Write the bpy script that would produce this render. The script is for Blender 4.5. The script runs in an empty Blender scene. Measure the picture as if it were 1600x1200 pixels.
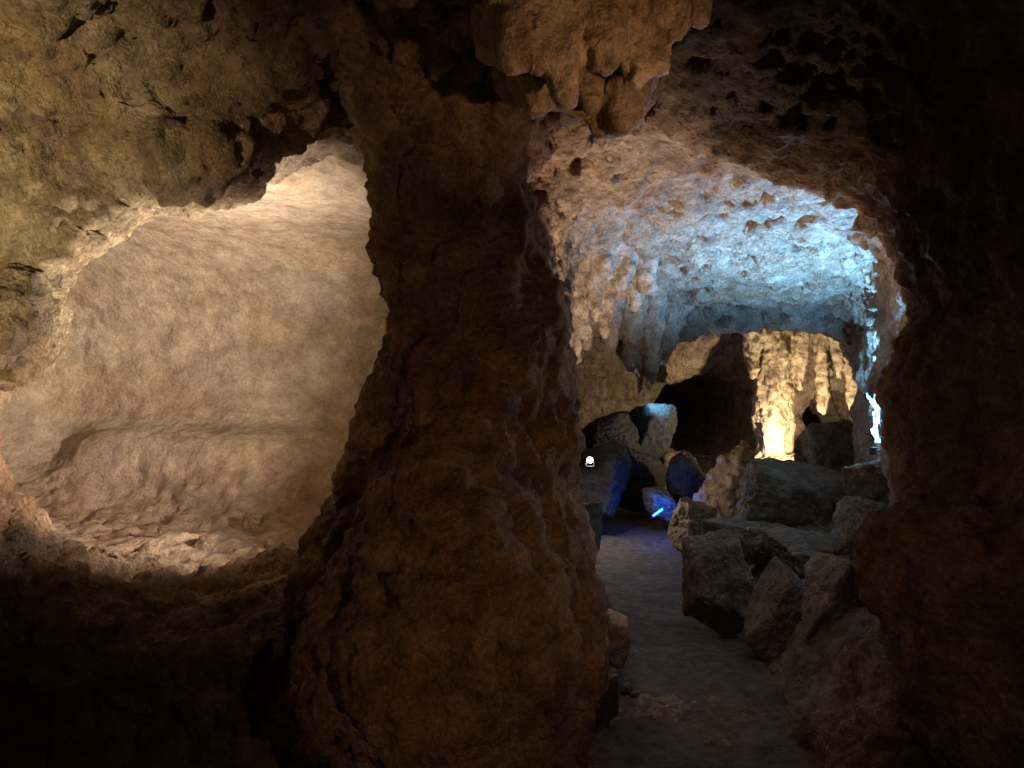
import bpy, bmesh, math, random
import numpy as np
from mathutils import Vector, Matrix

F = 1201.0; ZC = 1.6
C = bpy.context.scene.collection
def P(px, py, Y): return ((px-800)/F*Y, Y, ZC+(600-py)/F*Y)

# ------------------------------------------------------------------ noise
_r = np.random.default_rng(11)
_p = _r.permutation(256); PERM = np.concatenate([_p, _p, _p]).astype(np.int32)
_g = _r.normal(size=(256, 3)); G = (_g/np.linalg.norm(_g, axis=1)[:, None]).astype(np.float32)
def pn(p):
    p = np.asarray(p, dtype=np.float32)
    i = np.floor(p).astype(np.int32); f = p-i; i &= 255
    u = f*f*f*(f*(f*6-15)+10)
    out = np.zeros(len(p), np.float32)
    for dx in (0, 1):
        wx = u[:, 0] if dx else 1-u[:, 0]
        for dy in (0, 1):
            wy = u[:, 1] if dy else 1-u[:, 1]
            for dz in (0, 1):
                wz = u[:, 2] if dz else 1-u[:, 2]
                h = PERM[PERM[PERM[i[:, 0]+dx]+i[:, 1]+dy]+i[:, 2]+dz]
                g = G[h]
                out += wx*wy*wz*(g[:, 0]*(f[:, 0]-dx)+g[:, 1]*(f[:, 1]-dy)+g[:, 2]*(f[:, 2]-dz))
    return out*1.5
def fbm(p, s, o=3, gain=.5):
    a = 1.; t = 0.; q = np.asarray(p)*s
    for k in range(o):
        t = t+a*pn(q+17.3*k); a *= gain; q = q*2.03
    return t
def ridge(p, s, o=3):
    a = 1.; t = 0.; q = np.asarray(p)*s
    for k in range(o):
        t = t+a*(1-2*np.abs(pn(q+9.1*k))); a *= .5; q = q*2.1
    return t/1.75
def sstep(x, a, b):
    t = np.clip((x-a)/(b-a), 0, 1); return t*t*(3-2*t)

# ------------------------------------------------------------------ distance fields
def smin(a, b, k):
    h = np.clip(.5+.5*(b-a)/k, 0, 1); return b+(a-b)*h-k*h*(1-h)
def smax(a, b, k): return -smin(-a, -b, k)
def rbox(X, Y, Z, lo, hi, r):
    q = []
    for A, l, h in ((X, lo[0], hi[0]), (Y, lo[1], hi[1]), (Z, lo[2], hi[2])):
        q.append(np.abs(A-(l+h)/2)-((h-l)/2-r))
    out = np.sqrt(np.maximum(q[0], 0)**2+np.maximum(q[1], 0)**2+np.maximum(q[2], 0)**2)
    return out+np.minimum(np.maximum(np.maximum(q[0], q[1]), q[2]), 0)-r
def ell(X, Y, Z, c, r):
    a = (X-c[0])/r[0]; b = (Y-c[1])/r[1]; d = (Z-c[2])/r[2]
    return (np.sqrt(a*a+b*b+d*d)-1)*min(r)
def cone(X, Y, Z, a, b, ra, rb):
    a = np.array(a); b = np.array(b); d = b-a; L = float(d@d)
    t = np.clip(((X-a[0])*d[0]+(Y-a[1])*d[1]+(Z-a[2])*d[2])/L, 0, 1)
    return np.sqrt((X-a[0]-t*d[0])**2+(Y-a[1]-t*d[1])**2+(Z-a[2]-t*d[2])**2)-(ra+(rb-ra)*t)
class Outline:                     # signed distance to an outline in the X-Z plane
    def __init__(s, pix, Y):
        pts = np.array([[P(a, b, Y)[0], P(a, b, Y)[2]] for a, b in pix])
        s.x0, s.z0, s.h = -3.2, -.8, .012
        xs = np.arange(s.x0, 2.8, s.h); zs = np.arange(s.z0, 3.4, s.h)
        A, B = np.meshgrid(xs, zs, indexing='ij')
        best = np.full(A.shape, 1e9); ins = np.zeros(A.shape, bool)
        n = len(pts)
        for k in range(n):
            p, q = pts[k], pts[(k+1) % n]; d = q-p
            t = np.clip(((A-p[0])*d[0]+(B-p[1])*d[1])/(d@d), 0, 1)
            best = np.minimum(best, (A-p[0]-t*d[0])**2+(B-p[1]-t*d[1])**2)
            if p[1] != q[1]:
                c = ((p[1] > B) != (q[1] > B)) & (A < (q[0]-p[0])*(B-p[1])/(q[1]-p[1])+p[0])
                ins ^= c
        s.T = np.where(ins, -1, 1)*np.sqrt(best); s.T = s.T.astype(np.float32)
    def __call__(s, X, Z):         # X (nx,1,1), Z (1,1,nz) -> (nx,1,nz)
        fx = np.clip((X.ravel()-s.x0)/s.h, 0, s.T.shape[0]-1.001); fz = np.clip((Z.ravel()-s.z0)/s.h, 0, s.T.shape[1]-1.001)
        ix = fx.astype(int); iz = fz.astype(int); tx = (fx-ix)[:, None]; tz = (fz-iz)[None, :]
        a = s.T[np.ix_(ix, iz)]; b = s.T[np.ix_(ix+1, iz)]; c = s.T[np.ix_(ix, iz+1)]; d = s.T[np.ix_(ix+1, iz+1)]
        return ((a*(1-tx)+b*tx)*(1-tz)+(c*(1-tx)+d*tx)*tz)[:, None, :].astype(np.float32)

WIN = [(66, 505), (90, 430), (150, 352), (205, 312), (300, 292), (370, 280), (398, 238), (440, 200), (480, 168), (515, 135), (562, 142),
       (594, 205), (612, 300), (614, 370), (624, 410), (640, 450), (636, 520), (621, 605), (584, 660), (562, 720), (528, 790), (497, 870), (470, 980),
       (235, 986), (170, 960), (100, 922), (40, 862), (-10, 775), (-35, 650), (-5, 590), (50, 575), (78, 545)]
PAS = [(800, 300), (806, 250), (850, 185), (940, 155), (1020, 155), (1080, 188), (1150, 225), (1230, 245), (1310, 272), (1410, 340), (1465, 430), (1472, 500), (1462, 590), (1460, 700), (1445, 780), (1425, 880), (1425, 960),
       (1480, 1080), (1540, 1200), (1570, 1380), (890, 1380), (905, 1200), (925, 1130), (930, 1050), (920, 950), (906, 880), (896, 800), (886, 720), (878, 640), (868, 560), (856, 480), (832, 420), (812, 350)]
winf = Outline(WIN, 2.75); pasf = Outline(PAS, 2.85)
PZ = [.3, .73, .95, 1.275, 1.557, 1.82, 2.14, 2.47, 2.9]
PX = [-.27, -.255, -.245, -.16, -.12, -.12, -.18, -.25, -.325]
PR = [.51, .51, .45, .35, .27, .24, .22, .25, .28]
AX = [-2, 1.2, 1.38, 1.5, 1.65, 1.9, 2.4, 2.9, 3.15, 3.3, 3.4, 3.55, 6]
AZ = [2.6, 2.6, 2.1, 1.98, 2.06, 2.14, 2.18, 2.14, 2.0, 1.8, 1.3, .6, .5]

def bank_h(X, Y):
    yy = Y.ravel()
    xp = np.interp(yy, [3, 3.6, 4.4, 5, 6, 7.5, 9], [1.2, 1.32, 1.45, 1.5, 1.55, 1.65, 2.05]).reshape(Y.shape)
    s = np.interp(yy, [3, 4.4, 5.6, 7, 8, 10], [1.2, 1.05, .85, .7, .5, .5]).reshape(Y.shape)
    d = np.maximum(X-xp, 0)
    return .95*(1-np.exp(-d*1.5))*s-.1
def rock(X, Y, Z):                 # negative in rock, positive in air
    room = rbox(X, Y, Z, (-2.45, -1.5, -.2), (1.47, 2.65, 2.72), .6)
    a = room
    w = smax(winf(X, Z), np.abs(Y-2.75)-.6, .1); a = smin(a, w, .07)
    w = smax(pasf(X, Z), np.abs(Y-2.9)-.7, .1); a = smin(a, w, .12)
    ch = rbox(X, Y, Z, (-3.6, 2.78, .74), (-.2, 5.3, 2.54), .78); a = smin(a, ch, .08)
    a = smin(a, ell(X, Y, Z, P(505, 285, 3.3), (.30, .45, .19)), .06)
    a = smin(a, ell(X, Y, Z, P(135, 724, 4.9), (.32, .5, .09)), .06)
    a = smin(a, ell(X, Y, Z, (-.75, 4.75, 1.75), (.5, .75, .42)), .25)
    yy = Y.ravel()
    ip = lambda xs, vs: np.interp(yy, xs, vs).reshape(Y.shape)
    xl = ip([3, 4, 5, 6, 7.6], [.0, .18, .32, .42, .4]); xr = ip([3, 3.5, 4, 5, 6, 7.6], [1.65, 1.9, 2.1, 2.42, 2.8, 3.45])
    zc = ip([2.8, 4.5, 5.5, 6.5, 7.2, 7.6], [2.70, 2.68, 2.54, 2.38, 2.30, 2.3])
    ps = smax(smax(xl-X, X-xr, .2), smax(Z-zc, -.3-Z, .1), .5)
    ps = smax(ps, np.abs(Y-5.32)-2.28, .15); a = smin(a, ps, .1)
    r2 = rbox(X, Y, Z, (1.3, 7.0, -.3), (4.4, 10.1, 2.34), .65); a = smin(a, r2, .1)
    fr = rbox(X, Y, Z, (-1.0, 7.0, -.3), (2.0, 11.4, 2.32), .35); a = smin(a, fr, .1)
    a = smin(a, ell(X, Y, Z, (2.62, 10.9, 1.15), (.64, 2.2, .66)), .3)
    a = smin(a, ell(X, Y, Z, P(1290, 655, 10.6), (.5, 1.7, .5)), .15)
    for px, py, Yd, r in HOLES: a = smin(a, ell(X, Y, Z, P(px, py, Yd), r), .05)
    k = -a
    R = np.interp(Z.ravel(), PZ, PR).reshape(Z.shape); cx = np.interp(Z.ravel(), PZ, PX).reshape(Z.shape)
    pil = np.sqrt((X-cx)**2+((Y-2.74)*1.02)**2)-R*.84
    k = smin(k, pil, .12)
    for px, py, Yd, r in LUMPS: k = smin(k, ell(X, Y, Z, P(px, py, Yd), r), .14)
    k = smin(k, rbox(X, Y, Z, (-2.9, 4.95, .3), (-.8, 5.8, 1.27), .2), .24)
    arch = np.interp(X.ravel(), AX, AZ).reshape(X.shape)
    k = smin(k, smax((arch-Z)*.6, np.abs(Y-7.2)-.2, .12), .12)
    k = smin(k, smax((Z-bank_h(X, Y))*.75, 2.9-Y, .2), .15)
    return k
HOLES = [(232, 190, 2.42, (.04, .09, .12)), (300, 175, 2.42, (.02, .05, .08))]
LUMPS = [(10, 515, 2.58, (.10, .13, .11)), (290, 235, 2.58, (.2, .08, .06)),
         (1500, 900, 2.45, (.22, .3, .2)), (1560, 1060, 2.35, (.22, .3, .25)), (690, 1010, 2.55, (.36, .22, .4)),
         (1550, 620, 2.7, (.16, .4, .35)), (1560, 330, 2.5, (.2, .4, .3)), (700, 880, 2.5, (.18, .14, .3)), (610, 1090, 2.38, (.22, .15, .25))]
def free(loc, m=.12):              # shift a lamp out of the rock if it would be buried
    p = np.array(loc, float)
    g = lambda q: float(np.ravel(rock(np.full((1, 1, 1), q[0]), np.full((1, 1, 1), q[1]), np.full((1, 1, 1), q[2])))[0])
    for _ in range(60):
        v = g(p)
        if v > m: break
        gr = np.array([g(p+e)-g(p-e) for e in np.eye(3)*.02]); p = p+gr/(np.linalg.norm(gr)+1e-9)*.01
    return tuple(p)

def nets(Fd, org, h):
    nx, ny, nz = Fd.shape; S = Fd < 0
    cnt = np.zeros((nx-1, ny-1, nz-1), np.uint8)
    for i in (0, 1):
        for j in (0, 1):
            for k in (0, 1): cnt += S[i:nx-1+i, j:ny-1+j, k:nz-1+k]
    act = (cnt > 0) & (cnt < 8); ii = np.argwhere(act)
    idx = np.full(act.shape, -1, np.int32); idx[act] = np.arange(len(ii))
    cs = [(i, j, k) for i in (0, 1) for j in (0, 1) for k in (0, 1)]
    val = {c: Fd[ii[:, 0]+c[0], ii[:, 1]+c[1], ii[:, 2]+c[2]] for c in cs}
    acc = np.zeros((len(ii), 3)); num = np.zeros(len(ii))
    for a in cs:
        for ax in range(3):
            if a[ax]: continue
            b = list(a); b[ax] = 1; b = tuple(b); fa, fb = val[a], val[b]
            m = (fa < 0) != (fb < 0); t = (fa[m]/(fa[m]-fb[m]))
            p = np.tile(np.array(a, float), (m.sum(), 1)); p[:, ax] += t
            acc[m] += p; num[m] += 1
    V = np.array(org)+h*(ii+acc/num[:, None])
    Q = []
    for ax in range(3):
        b, c = (ax+1) % 3, (ax+2) % 3
        lo = [slice(None)]*3; hi = [slice(None)]*3; lo[ax] = slice(0, -1); hi[ax] = slice(1, None)
        for q in (b, c): lo[q] = slice(1, -1); hi[q] = slice(1, -1)
        s0 = S[tuple(lo)]; s1 = S[tuple(hi)]; e = np.argwhere(s0 != s1)
        fl = ~s0[e[:, 0], e[:, 1], e[:, 2]]
        e[:, b] += 1; e[:, c] += 1
        def cell(db, dc):
            g = e.copy(); g[:, b] += db; g[:, c] += dc; return idx[g[:, 0], g[:, 1], g[:, 2]]
        q = np.stack([cell(-1, -1), cell(0, -1), cell(0, 0), cell(-1, 0)], 1)
        q[fl] = q[fl][:, ::-1]; Q.append(q)
    return V, np.concatenate(Q)
def vnorm(V, Q):
    n = np.cross(V[Q[:, 2]]-V[Q[:, 0]], V[Q[:, 3]]-V[Q[:, 1]]); N = np.zeros_like(V)
    for k in range(3):
        for c in range(4): N[:, k] += np.bincount(Q[:, c], n[:, k], len(V))
    return N/(np.linalg.norm(N, axis=1)[:, None]+1e-12)
def grid_mesh(fn, lo, hi, h):
    ax = [np.arange(lo[k], hi[k]+h, h).astype(np.float32) for k in range(3)]
    Fd = fn(ax[0][:, None, None], ax[1][None, :, None], ax[2][None, None, :])
    return nets(np.broadcast_to(Fd, (len(ax[0]), len(ax[1]), len(ax[2]))), lo, h)
def link_mesh(name, V, Q, mat, tint=None, parent=None, loc=None):
    me = bpy.data.meshes.new(name); k = Q.shape[1]
    if loc is not None: V = V-np.array(loc)
    me.vertices.add(len(V)); me.vertices.foreach_set('co', V.astype(np.float32).ravel())
    me.loops.add(Q.size); me.loops.foreach_set('vertex_index', Q.astype(np.int32).ravel())
    me.polygons.add(len(Q)); me.polygons.foreach_set('loop_start', np.arange(0, Q.size, k, dtype=np.int32))
    me.polygons.foreach_set('use_smooth', np.ones(len(Q), bool))
    me.update(calc_edges=True); me.validate()
    if tint is not None:
        at = me.color_attributes.new('tint', 'FLOAT_COLOR', 'POINT')
        at.data.foreach_set('color', np.concatenate([tint, np.ones((len(V), 1))], 1).astype(np.float32).ravel())
    o = bpy.data.objects.new(name, me); C.objects.link(o); me.materials.append(mat)
    if loc is not None: o.location = loc
    if parent: o.parent = parent
    return o
def tag(o, label=None, cat=None, group=None, kind=None):
    if label: o['label'] = label
    if cat: o['category'] = cat
    if group: o['group'] = group
    if kind: o['kind'] = kind
    return o

# ------------------------------------------------------------------ materials
def rock_mat(name, use_tint=True, col=(.3, .25, .2), rough=.78, bump=.02, scale=1., contrast=1., fine=.7, pale=.55, spec=.5):
    m = bpy.data.materials.new(name); m.use_nodes = True; nt = m.node_tree; L = nt.links
    for n in list(nt.nodes): nt.nodes.remove(n)
    def N(t, **kw):
        n = nt.nodes.new(t)
        for k, v in kw.items(): setattr(n, k, v)
        return n
    out = N('ShaderNodeOutputMaterial'); b = N('ShaderNodeBsdfPrincipled'); L.new(b.outputs[0], out.inputs[0])
    tc = N('ShaderNodeTexCoord')
    def noise(s, d=6, r=.6, dist=0):
        n = N('ShaderNodeTexNoise'); n.inputs['Scale'].default_value = s*scale; n.inputs['Detail'].default_value = d
        n.inputs['Roughness'].default_value = r; n.inputs['Distortion'].default_value = dist
        L.new(tc.outputs['Object'], n.inputs['Vector']); return n.outputs['Fac']
    def ramp(f, a, b2, c0, c1):
        n = N('ShaderNodeValToRGB'); e = n.color_ramp.elements; e[0].position = a; e[1].position = b2
        e[0].color = (*c0, 1); e[1].color = (*c1, 1); L.new(f, n.inputs[0]); return n.outputs[0]
    def mix(mode, a, b2, f):
        n = N('ShaderNodeMix', data_type='RGBA', blend_type=mode)
        if isinstance(f, float): n.inputs[0].default_value = f
        else: L.new(f, n.inputs[0])
        L.new(a, n.inputs[6])
        if isinstance(b2, tuple): n.inputs[7].default_value = (*b2, 1)
        else: L.new(b2, n.inputs[7])
        return n.outputs[2]
    if use_tint:
        at = N('ShaderNodeAttribute', attribute_name='tint'); base = at.outputs['Color']
    else:
        rg = N('ShaderNodeRGB'); rg.outputs[0].default_value = (*col, 1); base = rg.outputs[0]
    c = mix('MULTIPLY', base, ramp(noise(2.2, 5, .6, .4), .3, .7, (.5, .4, .32), (1.15, 1.15, 1.15)), .8*contrast)
    c = mix('MULTIPLY', c, ramp(noise(9, 8, .65), .36, .64, (.36, .31, .27), (1.25, 1.25, 1.25)), .8*contrast)
    c = mix('MIX', c, (.55, .5, .42), ramp(noise(14, 8, .7, .6), .6, .78, (0, 0, 0), (pale, pale, pale)))
    c = mix('MULTIPLY', c, ramp(noise(60, 4, .7), .35, .65, (.5, .46, .42), (1.2, 1.2, 1.2)), fine)
    L.new(c, b.inputs['Base Color'])
    rr = N('ShaderNodeMapRange'); rr.inputs[3].default_value = rough-.38; rr.inputs[4].default_value = rough+.15
    L.new(noise(5, 4), rr.inputs[0]); L.new(rr.outputs[0], b.inputs['Roughness'])
    b.inputs['Specular IOR Level'].default_value = spec
    def math_(op, a, b2):
        n = N('ShaderNodeMath', operation=op)
        for i, v in enumerate((a, b2)):
            if isinstance(v, (int, float)): n.inputs[i].default_value = v
            else: L.new(v, n.inputs[i])
        return n.outputs[0]
    vo = N('ShaderNodeTexVoronoi'); vo.inputs['Scale'].default_value = 26*scale
    dn = N('ShaderNodeTexNoise'); dn.inputs['Scale'].default_value = 9*scale; dn.inputs['Detail'].default_value = 3
    L.new(tc.outputs['Object'], dn.inputs['Vector'])
    va = N('ShaderNodeVectorMath', operation='MULTIPLY_ADD'); va.inputs[1].default_value = (.06, .06, .06)
    L.new(dn.outputs['Color'], va.inputs[0]); L.new(tc.outputs['Object'], va.inputs[2]); L.new(va.outputs[0], vo.inputs['Vector'])
    pit = math_('MINIMUM', vo.outputs['Distance'], .5)
    hgt = math_('ADD', math_('MULTIPLY', noise(13, 10, .62), 1.6), math_('MULTIPLY', pit, .4))
    hgt = math_('ADD', hgt, math_('MULTIPLY', noise(70, 5, .7), .6*fine))
    bp = N('ShaderNodeBump'); bp.inputs['Strength'].default_value = 1.; bp.inputs['Distance'].default_value = bump
    L.new(hgt, bp.inputs['Height']); L.new(bp.outputs[0], b.inputs['Normal'])
    return m
ROCK = rock_mat('limestone', bump=.05)
PILLAR = rock_mat('brown_limestone', bump=.05, rough=.9, spec=.25, pale=.55)
MATTE = rock_mat('dry_dark_limestone', bump=.05, rough=.95, spec=.15, pale=.25)
SMOOTH = rock_mat('chamber_limestone', bump=.018, contrast=.65, fine=.5, pale=.3, rough=.9)
BOULD = rock_mat('boulder_stone', False, (.27, .24, .208), bump=.03, scale=1.3)
DARKR = rock_mat('shade_darkened_stone', False, (.045, .043, .045), bump=.024, scale=1.3, pale=.05)  # base colour darkened to dim far rocks that caught too much light
BLUER = rock_mat('grey_stone', False, (.22, .22, .23), bump=.04, scale=1.3, pale=.2)
BROWN = rock_mat('brown_dripstone', False, (.46, .32, .19), rough=.6, bump=.02, scale=1.3)
GREYD = rock_mat('grey_dripstone', False, (.48, .41, .34), rough=.6, bump=.02, scale=1.3)
TAND = rock_mat('tan_flowstone', False, (.50, .42, .31), rough=.6, bump=.02, scale=1.3)
RUBBL = rock_mat('tan_rubble', False, (.36, .28, .20), rough=.85, bump=.02, scale=1.3)
DIRT = rock_mat('trodden_earth', False, (.15, .126, .102), rough=.95, bump=.012, scale=1.6, contrast=.8, pale=.1, spec=.2)
def plain(name, col, rough=.5, metal=0, emit=None, es=0):
    m = bpy.data.materials.new(name); m.use_nodes = True; nt = m.node_tree; b = nt.nodes['Principled BSDF']
    n = nt.nodes.new('ShaderNodeTexNoise'); n.inputs['Scale'].default_value = 40
    r = nt.nodes.new('ShaderNodeValToRGB'); r.color_ramp.elements[0].color = (*[c*.7 for c in col], 1); r.color_ramp.elements[1].color = (*col, 1)
    nt.links.new(n.outputs[0], r.inputs[0]); nt.links.new(r.outputs[0], b.inputs['Base Color'])
    b.inputs['Roughness'].default_value = rough; b.inputs['Metallic'].default_value = metal
    if emit: b.inputs['Emission Color'].default_value = (*emit, 1); b.inputs['Emission Strength'].default_value = es
    return m
BLACK = plain('black_metal', (.03, .03, .032), .45, .6)

# ------------------------------------------------------------------ the cave itself
def tint(V):
    X, Y, Z = V.T
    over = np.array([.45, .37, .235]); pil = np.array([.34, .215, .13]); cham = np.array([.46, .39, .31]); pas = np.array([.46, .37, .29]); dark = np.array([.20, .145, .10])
    t = np.tile(pil, (len(V), 1))
    def lerp(t, c, w): return t*(1-w[:, None])+c*w[:, None]
    n = fbm(V, 1.5, 3)*.25
    near = 1-sstep(Y, 2.8, 3.1)
    t = lerp(t, over, sstep(-X+n, .85, 1.4)*sstep(Z+n, 1.3, 1.8))
    t = lerp(t, cham, (1-near)*sstep(-X, -.1, .3))
    t = lerp(t, np.array([.41, .32, .25]), (1-near)*sstep(-X, -.1, .3)*(1-sstep(Z+n, .9, 1.2)))
    t = lerp(t, pas, (1-near)*sstep(X, .0, .4))
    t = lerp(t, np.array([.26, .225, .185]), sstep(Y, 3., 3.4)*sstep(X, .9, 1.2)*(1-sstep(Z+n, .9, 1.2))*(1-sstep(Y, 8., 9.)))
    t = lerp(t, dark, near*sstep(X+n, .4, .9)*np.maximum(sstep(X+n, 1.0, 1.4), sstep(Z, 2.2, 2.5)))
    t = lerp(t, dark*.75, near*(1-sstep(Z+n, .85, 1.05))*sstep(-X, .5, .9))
    s = sstep(fbm(V, 2.3, 4), .05, .5)*.45*(1-.4*(1-near)*sstep(-X, 0, .3))
    t = t*(1-s[:, None]*np.array([.12, .38, .6]))
    return t
def displace(V, Q):
    for step in (0, 1):
        N = vnorm(V, Q); X, Y, Z = V.T
        near = 1-sstep(Y, 2.85, 3.2); cham = (1-near)*sstep(-X, 0, .2); pas = (1-near)*sstep(X, 0, .2)
        over = near*sstep(-X, .4, .8)*sstep(Z, 1.7, 2.1)
        pil = near*sstep(X, -.95, -.6)*(1-sstep(X, .4, .7))
        rough_c = 1+2.0*sstep(-Z, -1.15, -.9)+2.0*sstep(-Y, -3.9, -3.3)
        fl = np.stack([X, Y, Z*.35], 1); hz = np.stack([X*.5, Y*.5, Z*1.6], 1)
        if step == 0:
            amp = .55*near+.1*over+.24*cham*rough_c+.7*pas
            d = amp*(.10*fbm(V, 1.7, 2)+.055*ridge(V, 3.6, 2))+pil*.036*(ridge(fl, 5, 2)-.3)+.045*over*(ridge(V*np.array([1, 1, .6]), 4, 3)-.4)
            d = d+.02*cham*sstep(Y, 3.6, 4.2)*(fbm(hz, 2.2, 2))+.03*pas*ridge(hz, 3, 2)
        else:
            amp = 1.0*near+.2*over+.27*cham*rough_c+.95*pas
            fl = np.stack([X, Y, Z*.45], 1)
            d = amp*(.030*fbm(fl, 8, 3, .6)+.022*ridge(V, 12, 3)+.014*fbm(V, 25, 2)+.02*near*ridge(fl, 7, 2))
            pit = np.maximum(pn(V*9+3)-.2, 0)
            d = d-(.16*pas*sstep(Z, 1.9, 2.2)*sstep(X-.15*Y, .3, 1.0)+.09*pas*sstep(Z, 1.9, 2.2)+.012*near)*pit*2
        V = V+N*d[:, None]
    return V
def sub(name, V, Q, m, mat, label, kind='structure', cat='rock'):
    q = Q[m]; u, inv = np.unique(q, return_inverse=True)
    o = link_mesh(name, V[u], inv.reshape(q.shape), mat, T[u]); tag(o, label, cat, kind=kind); return o

V, Q = grid_mesh(rock, (-3.0, 1.2, -.2), (2.25, 3.5, 2.98), .0155)
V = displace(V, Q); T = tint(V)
Ce = V[Q].mean(1); x, y, z = Ce.T
wz = [.2, .95, 1.1, 1.28, 1.45, 1.6, 1.8, 2.1, 2.4]; wx = np.interp(z, wz, [-.95, -.86, -.74, -.62, -.56, -.48, -.44, -.5, -.56])
px_ = np.interp(z, [.2, .8, 1.3, 1.8, 2.3, 2.45], [.45, .42, .32, .24, .14, .14])
wig = fbm(Ce, 3, 2)*.05
ispil = (x > wx+wig) & (x < px_+.08+wig) & (z < 2.5+wig) & (y > 1.9)
isce = (z+wig > 2.5) & ~ispil
isr = (x > px_) & ~ispil & ~isce
isl = ~ispil & ~isce & ~isr
low = z+wig < 1.0
sub('rock_pillar', V, Q, ispil, PILLAR, 'thick brown rock pillar standing between the two cave openings', kind='thing', cat='rock pillar')
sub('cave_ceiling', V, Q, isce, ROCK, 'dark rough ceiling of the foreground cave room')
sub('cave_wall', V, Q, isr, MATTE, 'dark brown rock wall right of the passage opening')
sub('cave_wall', V, Q, isl & ~low, ROCK, 'pitted tan rock overhang around the lit window opening at left')
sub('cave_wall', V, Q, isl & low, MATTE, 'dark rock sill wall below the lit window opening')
V, Q = grid_mesh(rock, (-3.9, 3.484, .3), (.1, 5.9, 3.0), .022); V = displace(V, Q); T = tint(V)
keep = V[Q][:, :, 0].mean(1) < -.05
sub('cave_wall', V, Q, keep, SMOOTH, 'smooth tan walls of the lit chamber seen through the window opening')
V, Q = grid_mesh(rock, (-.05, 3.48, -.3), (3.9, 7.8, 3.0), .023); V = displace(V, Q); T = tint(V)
Ce = V[Q].mean(1); c_ = Ce[:, 2] > 2.1+fbm(Ce, 2, 2)*.1
sub('cave_ceiling', V, Q, c_, ROCK, 'pitted passage ceiling lit blue at the right')
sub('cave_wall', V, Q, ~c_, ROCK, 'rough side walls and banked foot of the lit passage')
V, Q = grid_mesh(rock, (-1.3, 7.76, -.4), (4.9, 13.4, 2.6), .034); V = displace(V, Q); T = tint(V)
sub('cave_wall', V, Q, np.ones(len(Q), bool), ROCK, 'far walls and low roof of the cave beyond the passage')
V, Q = grid_mesh(rock, (-3.0, -2.0, -.4), (2.2, 1.25, 3.2), .07); V = displace(V, Q); T = tint(V)
sub('cave_wall', V, Q, np.ones(len(Q), bool), ROCK, 'dark walls of the cave room around the camera')

# floor sheet
gx = np.arange(-3, 5, .03); gy = np.arange(-2, 13, .03); A, B = np.meshgrid(gx, gy, indexing='ij')
Vg = np.stack([A.ravel(), B.ravel(), np.zeros(A.size)], 1)
Vg[:, 2] = .03*fbm(Vg*np.array([1, 1, 0])+.37, 1.1, 2)+.015*fbm(Vg+.2, 3.5, 4, .55)
n1, n2 = A.shape; I = np.arange(n1*n2).reshape(n1, n2)
Qg = np.stack([I[:-1, :-1].ravel(), I[1:, :-1].ravel(), I[1:, 1:].ravel(), I[:-1, 1:].ravel()], 1)
tag(link_mesh('cave_floor', Vg, Qg, DIRT), 'trodden grey earth path running along the passage floor', 'path', kind='structure')

# ------------------------------------------------------------------ loose rocks
def boulder(name, cx, cy, zb, w, d, h, seed, label, mat=BOULD, rot=0., tilt=0., lean=0., sub_=6, cat='boulder', group=None, pw=26):
    bm = bmesh.new(); bmesh.ops.create_icosphere(bm, subdivisions=sub_, radius=1)
    D = np.array([v.co[:] for v in bm.verts]); Qf = np.array([[v.index for v in f.verts] for f in bm.faces]); bm.free()
    r = np.random.default_rng(seed); n = r.normal(size=(10, 3)); n /= np.linalg.norm(n, axis=1)[:, None]
    j = r.uniform(-.35, .35, (4, 3))
    n[0] = (0.1, 0, 1); n[1] = (.25, -1, .15); n[2] = (-1, -.3, .1); n[3] = (1, -.2, .15); n[:4] += j; n /= np.linalg.norm(n, axis=1)[:, None]
    dist = r.uniform(.55, .85, 10); dist[:4] = r.uniform(.5, .65, 4); dot = D@n.T
    rr = np.where(dot > .05, dist/np.maximum(dot, .05), 9)
    rad = (rr**-float(pw)).sum(1)**(-1/pw); rad = np.minimum(rad, 1.2)
    Vb = D*rad[:, None]; Vb += D*(.06*fbm(D+seed*3.1, 1.8, 2)+.04*fbm(D+seed, 5, 4, .55)+.016*fbm(D+seed, 18, 2)-.08*np.maximum(ridge(D+seed, 2.2, 2)-.5, 0))[:, None]
    mx, mn = Vb.max(0), Vb.min(0); Vb = (Vb-(mx+mn)/2)/((mx-mn)/2); Vb *= np.array([w/2, d/2, h/2])
    Rm = np.array(Matrix.Rotation(tilt, 3, 'Y')@Matrix.Rotation(lean, 3, 'X')@Matrix.Rotation(rot, 3, 'Z')); Vb = Vb@Rm.T
    Vb[:, 2] -= Vb[:, 2].min()+.04*h
    o = link_mesh(name, Vb, Qf, mat); o.location = (cx, cy, zb); return tag(o, label, cat, group)
def bpx(name, x0, x1, ytop, ybot, Y, seed, label, dd=.9, **kw):
    xc, _, zb = P((x0+x1)/2, ybot, Y); w = (x1-x0)/F*Y; h = (ybot-ytop)/F*Y
    return boulder(name, xc, Y+w*dd/2*.8, zb, w, w*dd, h*1.04, seed, label, **kw)
bpx('boulder', 1070, 1192, 836, 1005, 4.75, 3, 'upright grey boulder at the right edge of the path', tilt=-.08)
bpx('boulder', 1184, 1288, 884, 1045, 4.35, 8, 'leaning pale slab right of the upright boulder', tilt=.24, pw=40)
bpx('boulder', 1170, 1375, 745, 866, 6.0, 205, 'large dark tilted slab below the lit flowstone', dd=.7, tilt=.28, lean=.4)
bpx('boulder', 1220, 1370, 850, 925, 4.95, 214, 'low flat stone behind the leaning slab', tilt=-.1, lean=.25)
bpx('boulder', 1052, 1135, 782, 872, 6.6, 21, 'brown rounded rock at the far right bend of the path', mat=BROWN)
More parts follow.
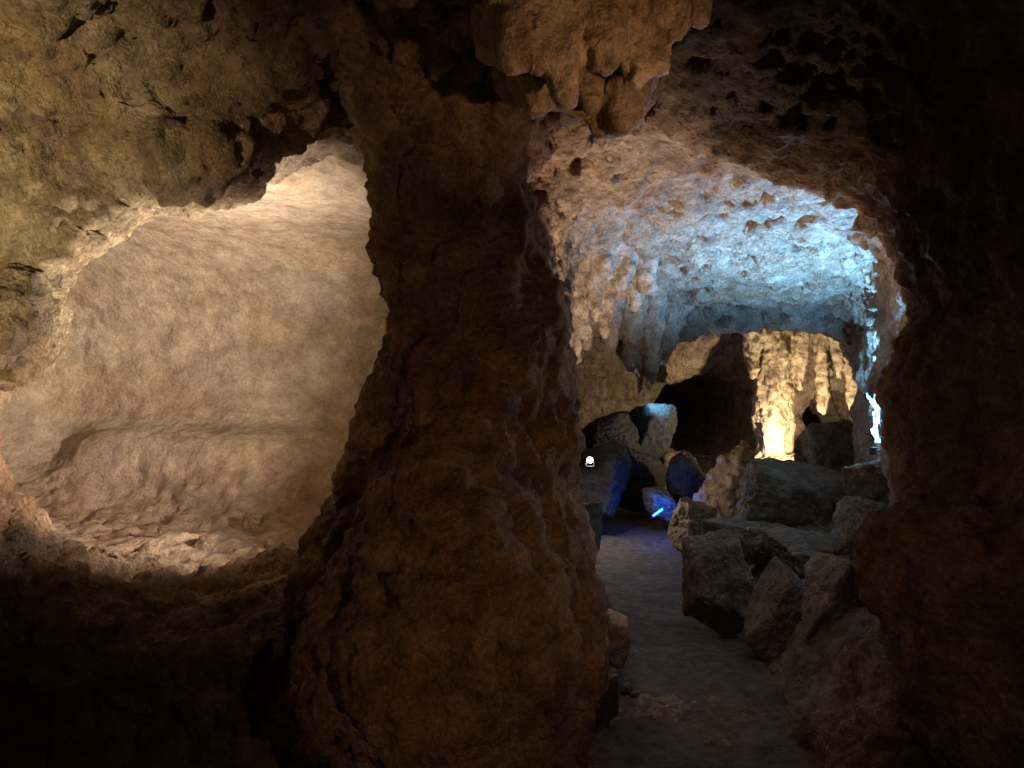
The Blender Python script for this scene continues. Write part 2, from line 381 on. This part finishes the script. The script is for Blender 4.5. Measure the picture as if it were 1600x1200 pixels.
bpx('boulder', 1110, 1255, 805, 895, 5.6, 223, 'broad dark rock between upright boulder and stalagmite mound', tilt=.15, lean=.25)
bpx('boulder', 1275, 1400, 888, 1030, 4.05, 224, 'rough grey block at the upper right of the leaning slab', tilt=.3, pw=20)
bpx('boulder', 1335, 1425, 714, 805, 4.8, 35, 'speckled grey rock under the blue light at right wall')
bpx('boulder', 1328, 1440, 785, 895, 4.6, 36, 'speckled grey rock stacked beneath another at right wall', tilt=.2)
bpx('boulder', 936, 990, 962, 1050, 4.1, 41, 'small pale angular rock at the foot of the pillar', mat=GREYD)
bpx('boulder', 895, 945, 785, 870, 6.2, 43, 'dark rock at the left side of the far path')
bpx('boulder', 915, 968, 1050, 1130, 3.6, 44, 'low dark stone against the pillar base by the path')
for k, (a, b, c, d, Y) in enumerate([(968, 990, 1070, 1082, 4.0), (984, 1000, 1082, 1092, 3.9), (1205, 1225, 1048, 1062, 4.2)]):
    bpx('stone', a, b, c, d, Y, 60+k, ['thumb-sized stone nearest the low dark stone', 'small stone lying on the path near the pillar base', 'small stone at the foot of the leaning slab'][k], sub_=4, cat='stone')
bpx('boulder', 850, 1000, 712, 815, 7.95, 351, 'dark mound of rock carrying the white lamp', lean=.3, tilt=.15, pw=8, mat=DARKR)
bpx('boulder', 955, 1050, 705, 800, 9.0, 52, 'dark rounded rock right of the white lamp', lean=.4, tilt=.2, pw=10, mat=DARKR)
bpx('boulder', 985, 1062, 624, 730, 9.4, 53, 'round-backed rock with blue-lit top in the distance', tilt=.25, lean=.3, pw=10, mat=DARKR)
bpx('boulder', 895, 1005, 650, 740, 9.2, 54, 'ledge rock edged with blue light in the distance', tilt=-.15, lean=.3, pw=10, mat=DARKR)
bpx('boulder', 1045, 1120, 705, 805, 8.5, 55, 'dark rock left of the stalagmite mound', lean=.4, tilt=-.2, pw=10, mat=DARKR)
bpx('boulder', 1008, 1072, 766, 820, 8.2, 161, 'low rock washed bright blue by the lamp at the path end', lean=.4, pw=8, mat=BLUER)
bpx('boulder', 1245, 1366, 648, 790, 7.75, 258, 'slanted brown rock in front of the flowstone drapery', mat=BOULD, dd=.45, pw=9, tilt=-.3)
bpx('boulder', 1215, 1300, 742, 800, 7.5, 58, 'rock hiding the warm lamp below the flowstone', mat=BROWN, dd=.6)
for k, (a, b, c, d, Y, lab) in enumerate([(238, 285, 822, 852, 4.1, 'leftmost chunk of rubble on the chamber floor'), (376, 408, 802, 826, 4.4, 'small dark stone on the middle of the chamber floor'),
                                          (405, 445, 850, 876, 3.7, 'bright chunk of rubble at the right end of the sill'), (300, 335, 838, 862, 3.9, 'low flat chunk of rubble between two others in the chamber')]):
    bpx('rubble_stone', a, b, c, d, Y, 300+k, lab, mat=RUBBL, sub_=5, cat='stone', pw=16, lean=.2)

# ------------------------------------------------------------------ dripstone
def drip_obj(name, cones, lo, hi, h, mat, label, cat, k=.05, seed=0, amp=1., extra=(), group=None, flute=1.):
    def fn(X, Y, Z):
        d = np.full((1, 1, 1), 9., np.float32)
        for c in cones: d = smin(d, cone(X, Y, Z, *c), k)
        for e in extra: d = smin(d, ell(X, Y, Z, *e), k)
        return d
    V, Q = grid_mesh(fn, lo, hi, h); N = vnorm(V, Q)
    W = V*np.array([1, 1, flute])+seed
    V = V+N*(amp*(.035*fbm(W, 5, 2)+.018*fbm(W, 16, 3, .6)+.014*ridge(V, 12, 2)))[:, None]
    c = ((lo[0]+hi[0])/2, (lo[1]+hi[1])/2, hi[2] if cat != 'stalagmite' else lo[2])
    return tag(link_mesh(name, V, Q, mat, loc=c), label, cat, group)
cn = []; rr_ = random.Random(21)
ENX = [765, 790, 830, 870, 905, 950, 982, 1005, 1030, 1060, 1100]; ENY = [60, 120, 175, 165, 160, 172, 198, 150, 110, 60, 20]
for k in range(36):
    px = 775+(k*83) % 300+rr_.uniform(-8, 8); dep = rr_.random(); Y = 2.32-.36*dep
    py = np.interp(px, ENX, ENY)-(8+110*dep)*rr_.uniform(.5, 1.)*(1 if k > 9 else .12)
    b = P(px, py, Y); cn.append(((b[0]-rr_.uniform(-.05, .06), Y+.1, 2.9), b, rr_.uniform(.09, .14), rr_.uniform(.014, .034)))
b = P(981, 197, 2.2); cn.append(((b[0]-.01, 2.26, 2.9), b, .1, .014))
drip_obj('stalactite_cluster', cn, (-.4, 1.65, 2.1), (.85, 2.8, 2.9), .0105, BROWN, 'knobbly brown stalactite cluster hanging at top centre right of the pillar', 'stalactite', .06, 3, .8, flute=.6)
b = P(1092, 30, 2.0); drip_obj('stalactite', [((b[0], b[1], 2.8), b, .045, .028)], (b[0]-.12, b[1]-.12, b[2]-.1), (b[0]+.12, b[1]+.12, 2.78), .009, BROWN, 'single pale stub of a stalactite at the top edge right of the cluster', 'stalactite', amp=.4)
def hang(name, tips, mat, label, k=.06, seed=0, h=.016, cat='stalactite', amp=1., ztop=2.6):
    cs = []
    for px, py, Y, r0, r1, pt in tips:
        b = P(px, py, Y); t = P(pt, py, Y); cs.append(((t[0], Y, ztop), b, r0, r1))
    a = np.array([c[0] for c in cs]+[c[1] for c in cs]); m = max(max(c[2], c[3]) for c in cs)+.08
    lo = a.min(0)-m; hi = a.max(0)+m; hi[2] = ztop+.02
    return drip_obj(name, cs, tuple(lo), tuple(hi), h, mat, label, cat, k, seed, amp, flute=.5)
hang('drapery', [(900, 562, 5.4, .18, .018, 900), (916, 536, 5.45, .16, .02, 912), (930, 495, 5.3, .16, .025, 932), (948, 522, 5.5, .16, .022, 950), (968, 462, 5.4, .16, .04, 968), (988, 478, 5.6, .16, .04, 988), (1012, 440, 5.5, .12, .05, 1006)], GREYD,
     'pale ragged drapery hanging from the passage ceiling beside the pillar', .03, 1, cat='drapery', ztop=2.62, amp=1.2)
hang('stalactite', [(985, 572, 6.4, .2, .03, 985), (1000, 614, 6.5, .18, .018, 1003), (1018, 596, 6.4, .16, .025, 1020)], GREYD, 'longest grey stalactite in the middle of the passage', .03, 2, ztop=2.5, amp=1.2)
hang('stalactite', [(1038, 560, 6.7, .18, .025, 1042), (1054, 524, 6.8, .18, .04, 1060)], GREYD, 'shorter grey stalactite right of the longest one', .035, 5, ztop=2.45, amp=1.2)
hang('stalactite', [(958, 552, 6.0, .17, .02, 955)], GREYD, 'thin grey stalactite left of the longest one', .05, 6, ztop=2.5, amp=1.2)
fl = []
for px, bot, r0, r1, Yc in [(1206, 728, .22, .14, 9.1), (1226, 735, .12, .12, 9.2), (1178, 588, .15, .04, 8.9), (1252, 605, .12, .04, 9.1), (1288, 640, .13, .06, 9.0), (1338, 635, .15, .05, 8.7), (1312, 588, .1, .04, 8.75)]:
    b = P(px-2, bot, Yc); fl.append(((b[0], Yc, 2.4), b, r0, r1))
drip_obj('flowstone_column', fl, (2.4, 8.3, .4), (4.5, 9.9, 2.4), .02, TAND, 'tan fluted flowstone column lit warm at the far end', 'flowstone', .05, 2, 1.5, extra=[(P(1216, 728, 9.05), (.38, .3, .14))], flute=.4)
b = P(1163, 692, 7.9)
drip_obj('stalagmite', [(b, (b[0]-.05, 7.9, .2), .04, .44), ((b[0]-.2, 7.9, .75), (b[0]-.25, 7.9, .2), .08, .35), ((b[0]+.2, 8, .6), (b[0]+.25, 8, .2), .1, .3)], (b[0]-.9, 7.2, .0), (b[0]+.9, 8.6, b[2]+.15), .024, BROWN, 'conical brown stalagmite mound in the middle distance', 'stalagmite', .1, 9, 1.5)

# ------------------------------------------------------------------ lamps
def lathe(name, prof, mat, parent, n=24):
    bm = bmesh.new(); rings = []
    for r, zz in prof: rings.append([bm.verts.new((r*math.cos(2*math.pi*k/n), r*math.sin(2*math.pi*k/n), zz)) for k in range(n)])
    for a, b in zip(rings, rings[1:]):
        for k in range(n): bm.faces.new((a[k], a[(k+1) % n], b[(k+1) % n], b[k]))
    bm.faces.new(rings[0][::-1]); bm.faces.new(rings[-1])
    me = bpy.data.meshes.new(name); bm.to_mesh(me); bm.free(); me.materials.append(mat)
    o = bpy.data.objects.new(name, me); C.objects.link(o); o.parent = parent; return o
def lamp_root(name, loc, aim, label, group):
    root = bpy.data.objects.new(name, None); C.objects.link(root); root.location = loc; root.empty_display_size = .1
    d = (Vector(aim)-Vector(loc)).normalized(); root.rotation_mode = 'QUATERNION'; root.rotation_quaternion = d.to_track_quat('-Z', 'Y')
    return tag(root, label, 'lamp', group)
def floodlight(loc, aim, col, watts, label, s=1., spot=2.4, blend=.7, es=6., soft=.03):
    root = lamp_root('floodlight', loc, aim, label, 'floodlights among the cave rocks')
    lathe('housing', [(.02*s, .09*s), (.045*s, .085*s), (.05*s, .03*s), (.055*s, .0), (.05*s, -.004*s), (.046*s, .004*s)], BLACK, root)
    lathe('lens', [(.045*s, .002*s), (.044*s, -.002*s), (.02*s, -.006*s)], plain('lamp_lens', (.8, .8, .8), .3, 0, col, es), root)
    bm = bmesh.new()
    for sx in (-1, 1):
        m = Matrix.Translation((sx*.062*s, -.045*s, .04*s))@Matrix.Diagonal((.006*s, .1*s, .02*s, 1)); bmesh.ops.create_cube(bm, size=1, matrix=m)
    bmesh.ops.create_cube(bm, size=1, matrix=Matrix.Translation((0, -.098*s, .04*s))@Matrix.Diagonal((.13*s, .006*s, .02*s, 1)))
    me = bpy.data.meshes.new('bracket'); bm.to_mesh(me); bm.free(); me.materials.append(BLACK); o = bpy.data.objects.new('bracket', me); C.objects.link(o); o.parent = root
    l = bpy.data.lights.new('lamp_beam', 'SPOT' if spot else 'POINT'); l.energy = watts; l.color = col; l.shadow_soft_size = soft
    if spot: l.spot_size = spot; l.spot_blend = blend
    lo = bpy.data.objects.new('lamp_beam', l); C.objects.link(lo); lo.parent = root; lo.location = (0, 0, -.06*s)
    return root
PINK = (1., .82, .64); BLUE = (.18, .53, 1.)
floodlight(free(P(612, 755, 3.3)), P(40, 420, 3.75), PINK, 500, 'floodlight hidden behind the pillar base in the left chamber', spot=2.15, blend=1., soft=.05)
floodlight(free((.36, 3.8, .5)), (.6, 4.3, 2.6), (1, .74, .53), 270, 'floodlight hidden behind the pillar at the left of the passage', spot=1.85, blend=.7)
floodlight(free(P(1380, 700, 4.9), .08), (2.42, 5.05, 2.45), BLUE, 760, 'blue floodlight at the right wall edge of the passage', s=.5, spot=2.45, blend=.75)
floodlight(free(P(1252, 728, 8.3), .1), P(1165, 545, 9.4), (1, .81, .50), 200, 'warm floodlight below the far flowstone column', s=.7, spot=2.9)
floodlight(P(922, 719, 7.62), (.6, 3, 1.3), (1, .92, .8), 26, 'small bright white spotlight on the dark mound', s=.6, spot=None, es=80)
floodlight(P(1012, 588, 9.1), P(1030, 640, 9.45), (.2, .6, 1), 170, 'blue spotlight above the distant ledge rocks', s=.35, spot=.7, es=.2)
floodlight(free((1.85, 3.6, 1.65), .07), (.26, 2.9, 1.5), (.85, .9, 1), 30, 'pale floodlight added unseen behind the right wall to light the pillar edge', s=.6, spot=1.1, blend=1., soft=.04)  # added source, out of sight, for a cool rim on the pillar
# slim blue bar lamp lying on the ground at the end of the path
a = Vector(P(1018, 808, 7.9)); b = Vector(P(1036, 795, 8.0)); a.z = max(a.z, .2)
bar = lamp_root('bar_light', a, b, 'slim blue bar lamp lying on the dark ground at the path end', None)
L_ = (b-a).length
lathe('tube', [(.004, -.01), (.012, -.012), (.012, -L_+.012), (.004, -L_+.01)], plain('blue_tube', (.6, .7, 1.), .3, 0, (.03, .13, 1.), 6), bar, 12)
lathe('end_cap', [(.013, .012), (.016, .01), (.016, -.011), (.013, -.013)], BLACK, bar, 12)
lathe('end_cap', [(.013, -L_+.013), (.016, -L_+.011), (.016, -L_-.01), (.013, -L_-.012)], BLACK, bar, 12)
l = bpy.data.lights.new('lamp_beam', 'POINT'); l.energy = 10; l.color = (.0, .13, 1.); l.shadow_soft_size = .04
lo = bpy.data.objects.new('lamp_beam', l); C.objects.link(lo); lo.parent = bar; lo.location = (.03, .07, -L_*1.0)
def light(kind, loc, aim, col, w, size=.1, spot=2., blend=.8):  # unseen lights, no fixture modelled
    l = bpy.data.lights.new('unseen_light', kind); l.energy = w; l.color = col; l.shadow_soft_size = size
    if kind == 'SPOT': l.spot_size = spot; l.spot_blend = blend
    o = bpy.data.objects.new('unseen_light', l); C.objects.link(o); o.location = loc
    o.rotation_euler = (Vector(aim)-Vector(loc)).to_track_quat('-Z', 'Y').to_euler()
light('SPOT', (-1.8, .7, 1.5), (-2.0, 2.3, 2.2), (1, .81, .5), 210, .04, 1.5, 1.)
light('POINT', (-.5, .1, 2.0), (0, 2, 1), (1, .66, .40), 3.6, .15)
light('SPOT', (1.0, .4, 1.0), (-.15, 2.45, 1.1), (1, .66, .38), 34, .04, 1.1, 1.)  # added spot that brings out the pillar relief
light('SPOT', (.95, 1.2, 1.8), (.2, 2.1, 2.48), (1, .66, .38), 36, .04, .65, 1.)  # extra spot added to brighten the stalactite cluster
light('SPOT', (.2, .3, 1.6), (1.4, 2.1, 1.1), (1, .70, .45), 18, .05, .9, 1.)  # added warm fill on the right foreground wall
light('SPOT', (.8, 3.7, 2.35), (1.3, 4.6, .3), (.98, .94, .88), 10, .1, 1.4, 1.)  # invisible fill added over path and boulders, no lamp hangs here
light('SPOT', (1.6, 4.0, 1.9), (1.0, 2.5, 2.7), (.45, .62, 1), 40, .05, 1.1, 1.)  # added blue spill for the near ceiling, without a real source

# ------------------------------------------------------------------ world, camera
w = bpy.data.worlds.new('World'); bpy.context.scene.world = w; w.use_nodes = True
nt = w.node_tree; sk = nt.nodes.new('ShaderNodeTexSky'); sk.sky_type = 'NISHITA'; sk.sun_disc = False; sk.sun_elevation = math.radians(2); sk.sun_rotation = 0
nt.links.new(sk.outputs[0], nt.nodes['Background'].inputs[0]); nt.nodes['Background'].inputs[1].default_value = .0005
cam = bpy.data.cameras.new('Camera'); cam.sensor_fit = 'HORIZONTAL'; cam.angle = 2*math.atan(800/F); cam.clip_end = 200; cam.clip_start = .02
co = bpy.data.objects.new('Camera', cam); C.objects.link(co); co.location = (0, 0, ZC); co.rotation_euler = (math.pi/2, 0, 0)
sc = bpy.context.scene; sc.camera = co
sc.view_settings.view_transform = 'Standard'; sc.view_settings.look = 'None'; sc.view_settings.exposure = 0
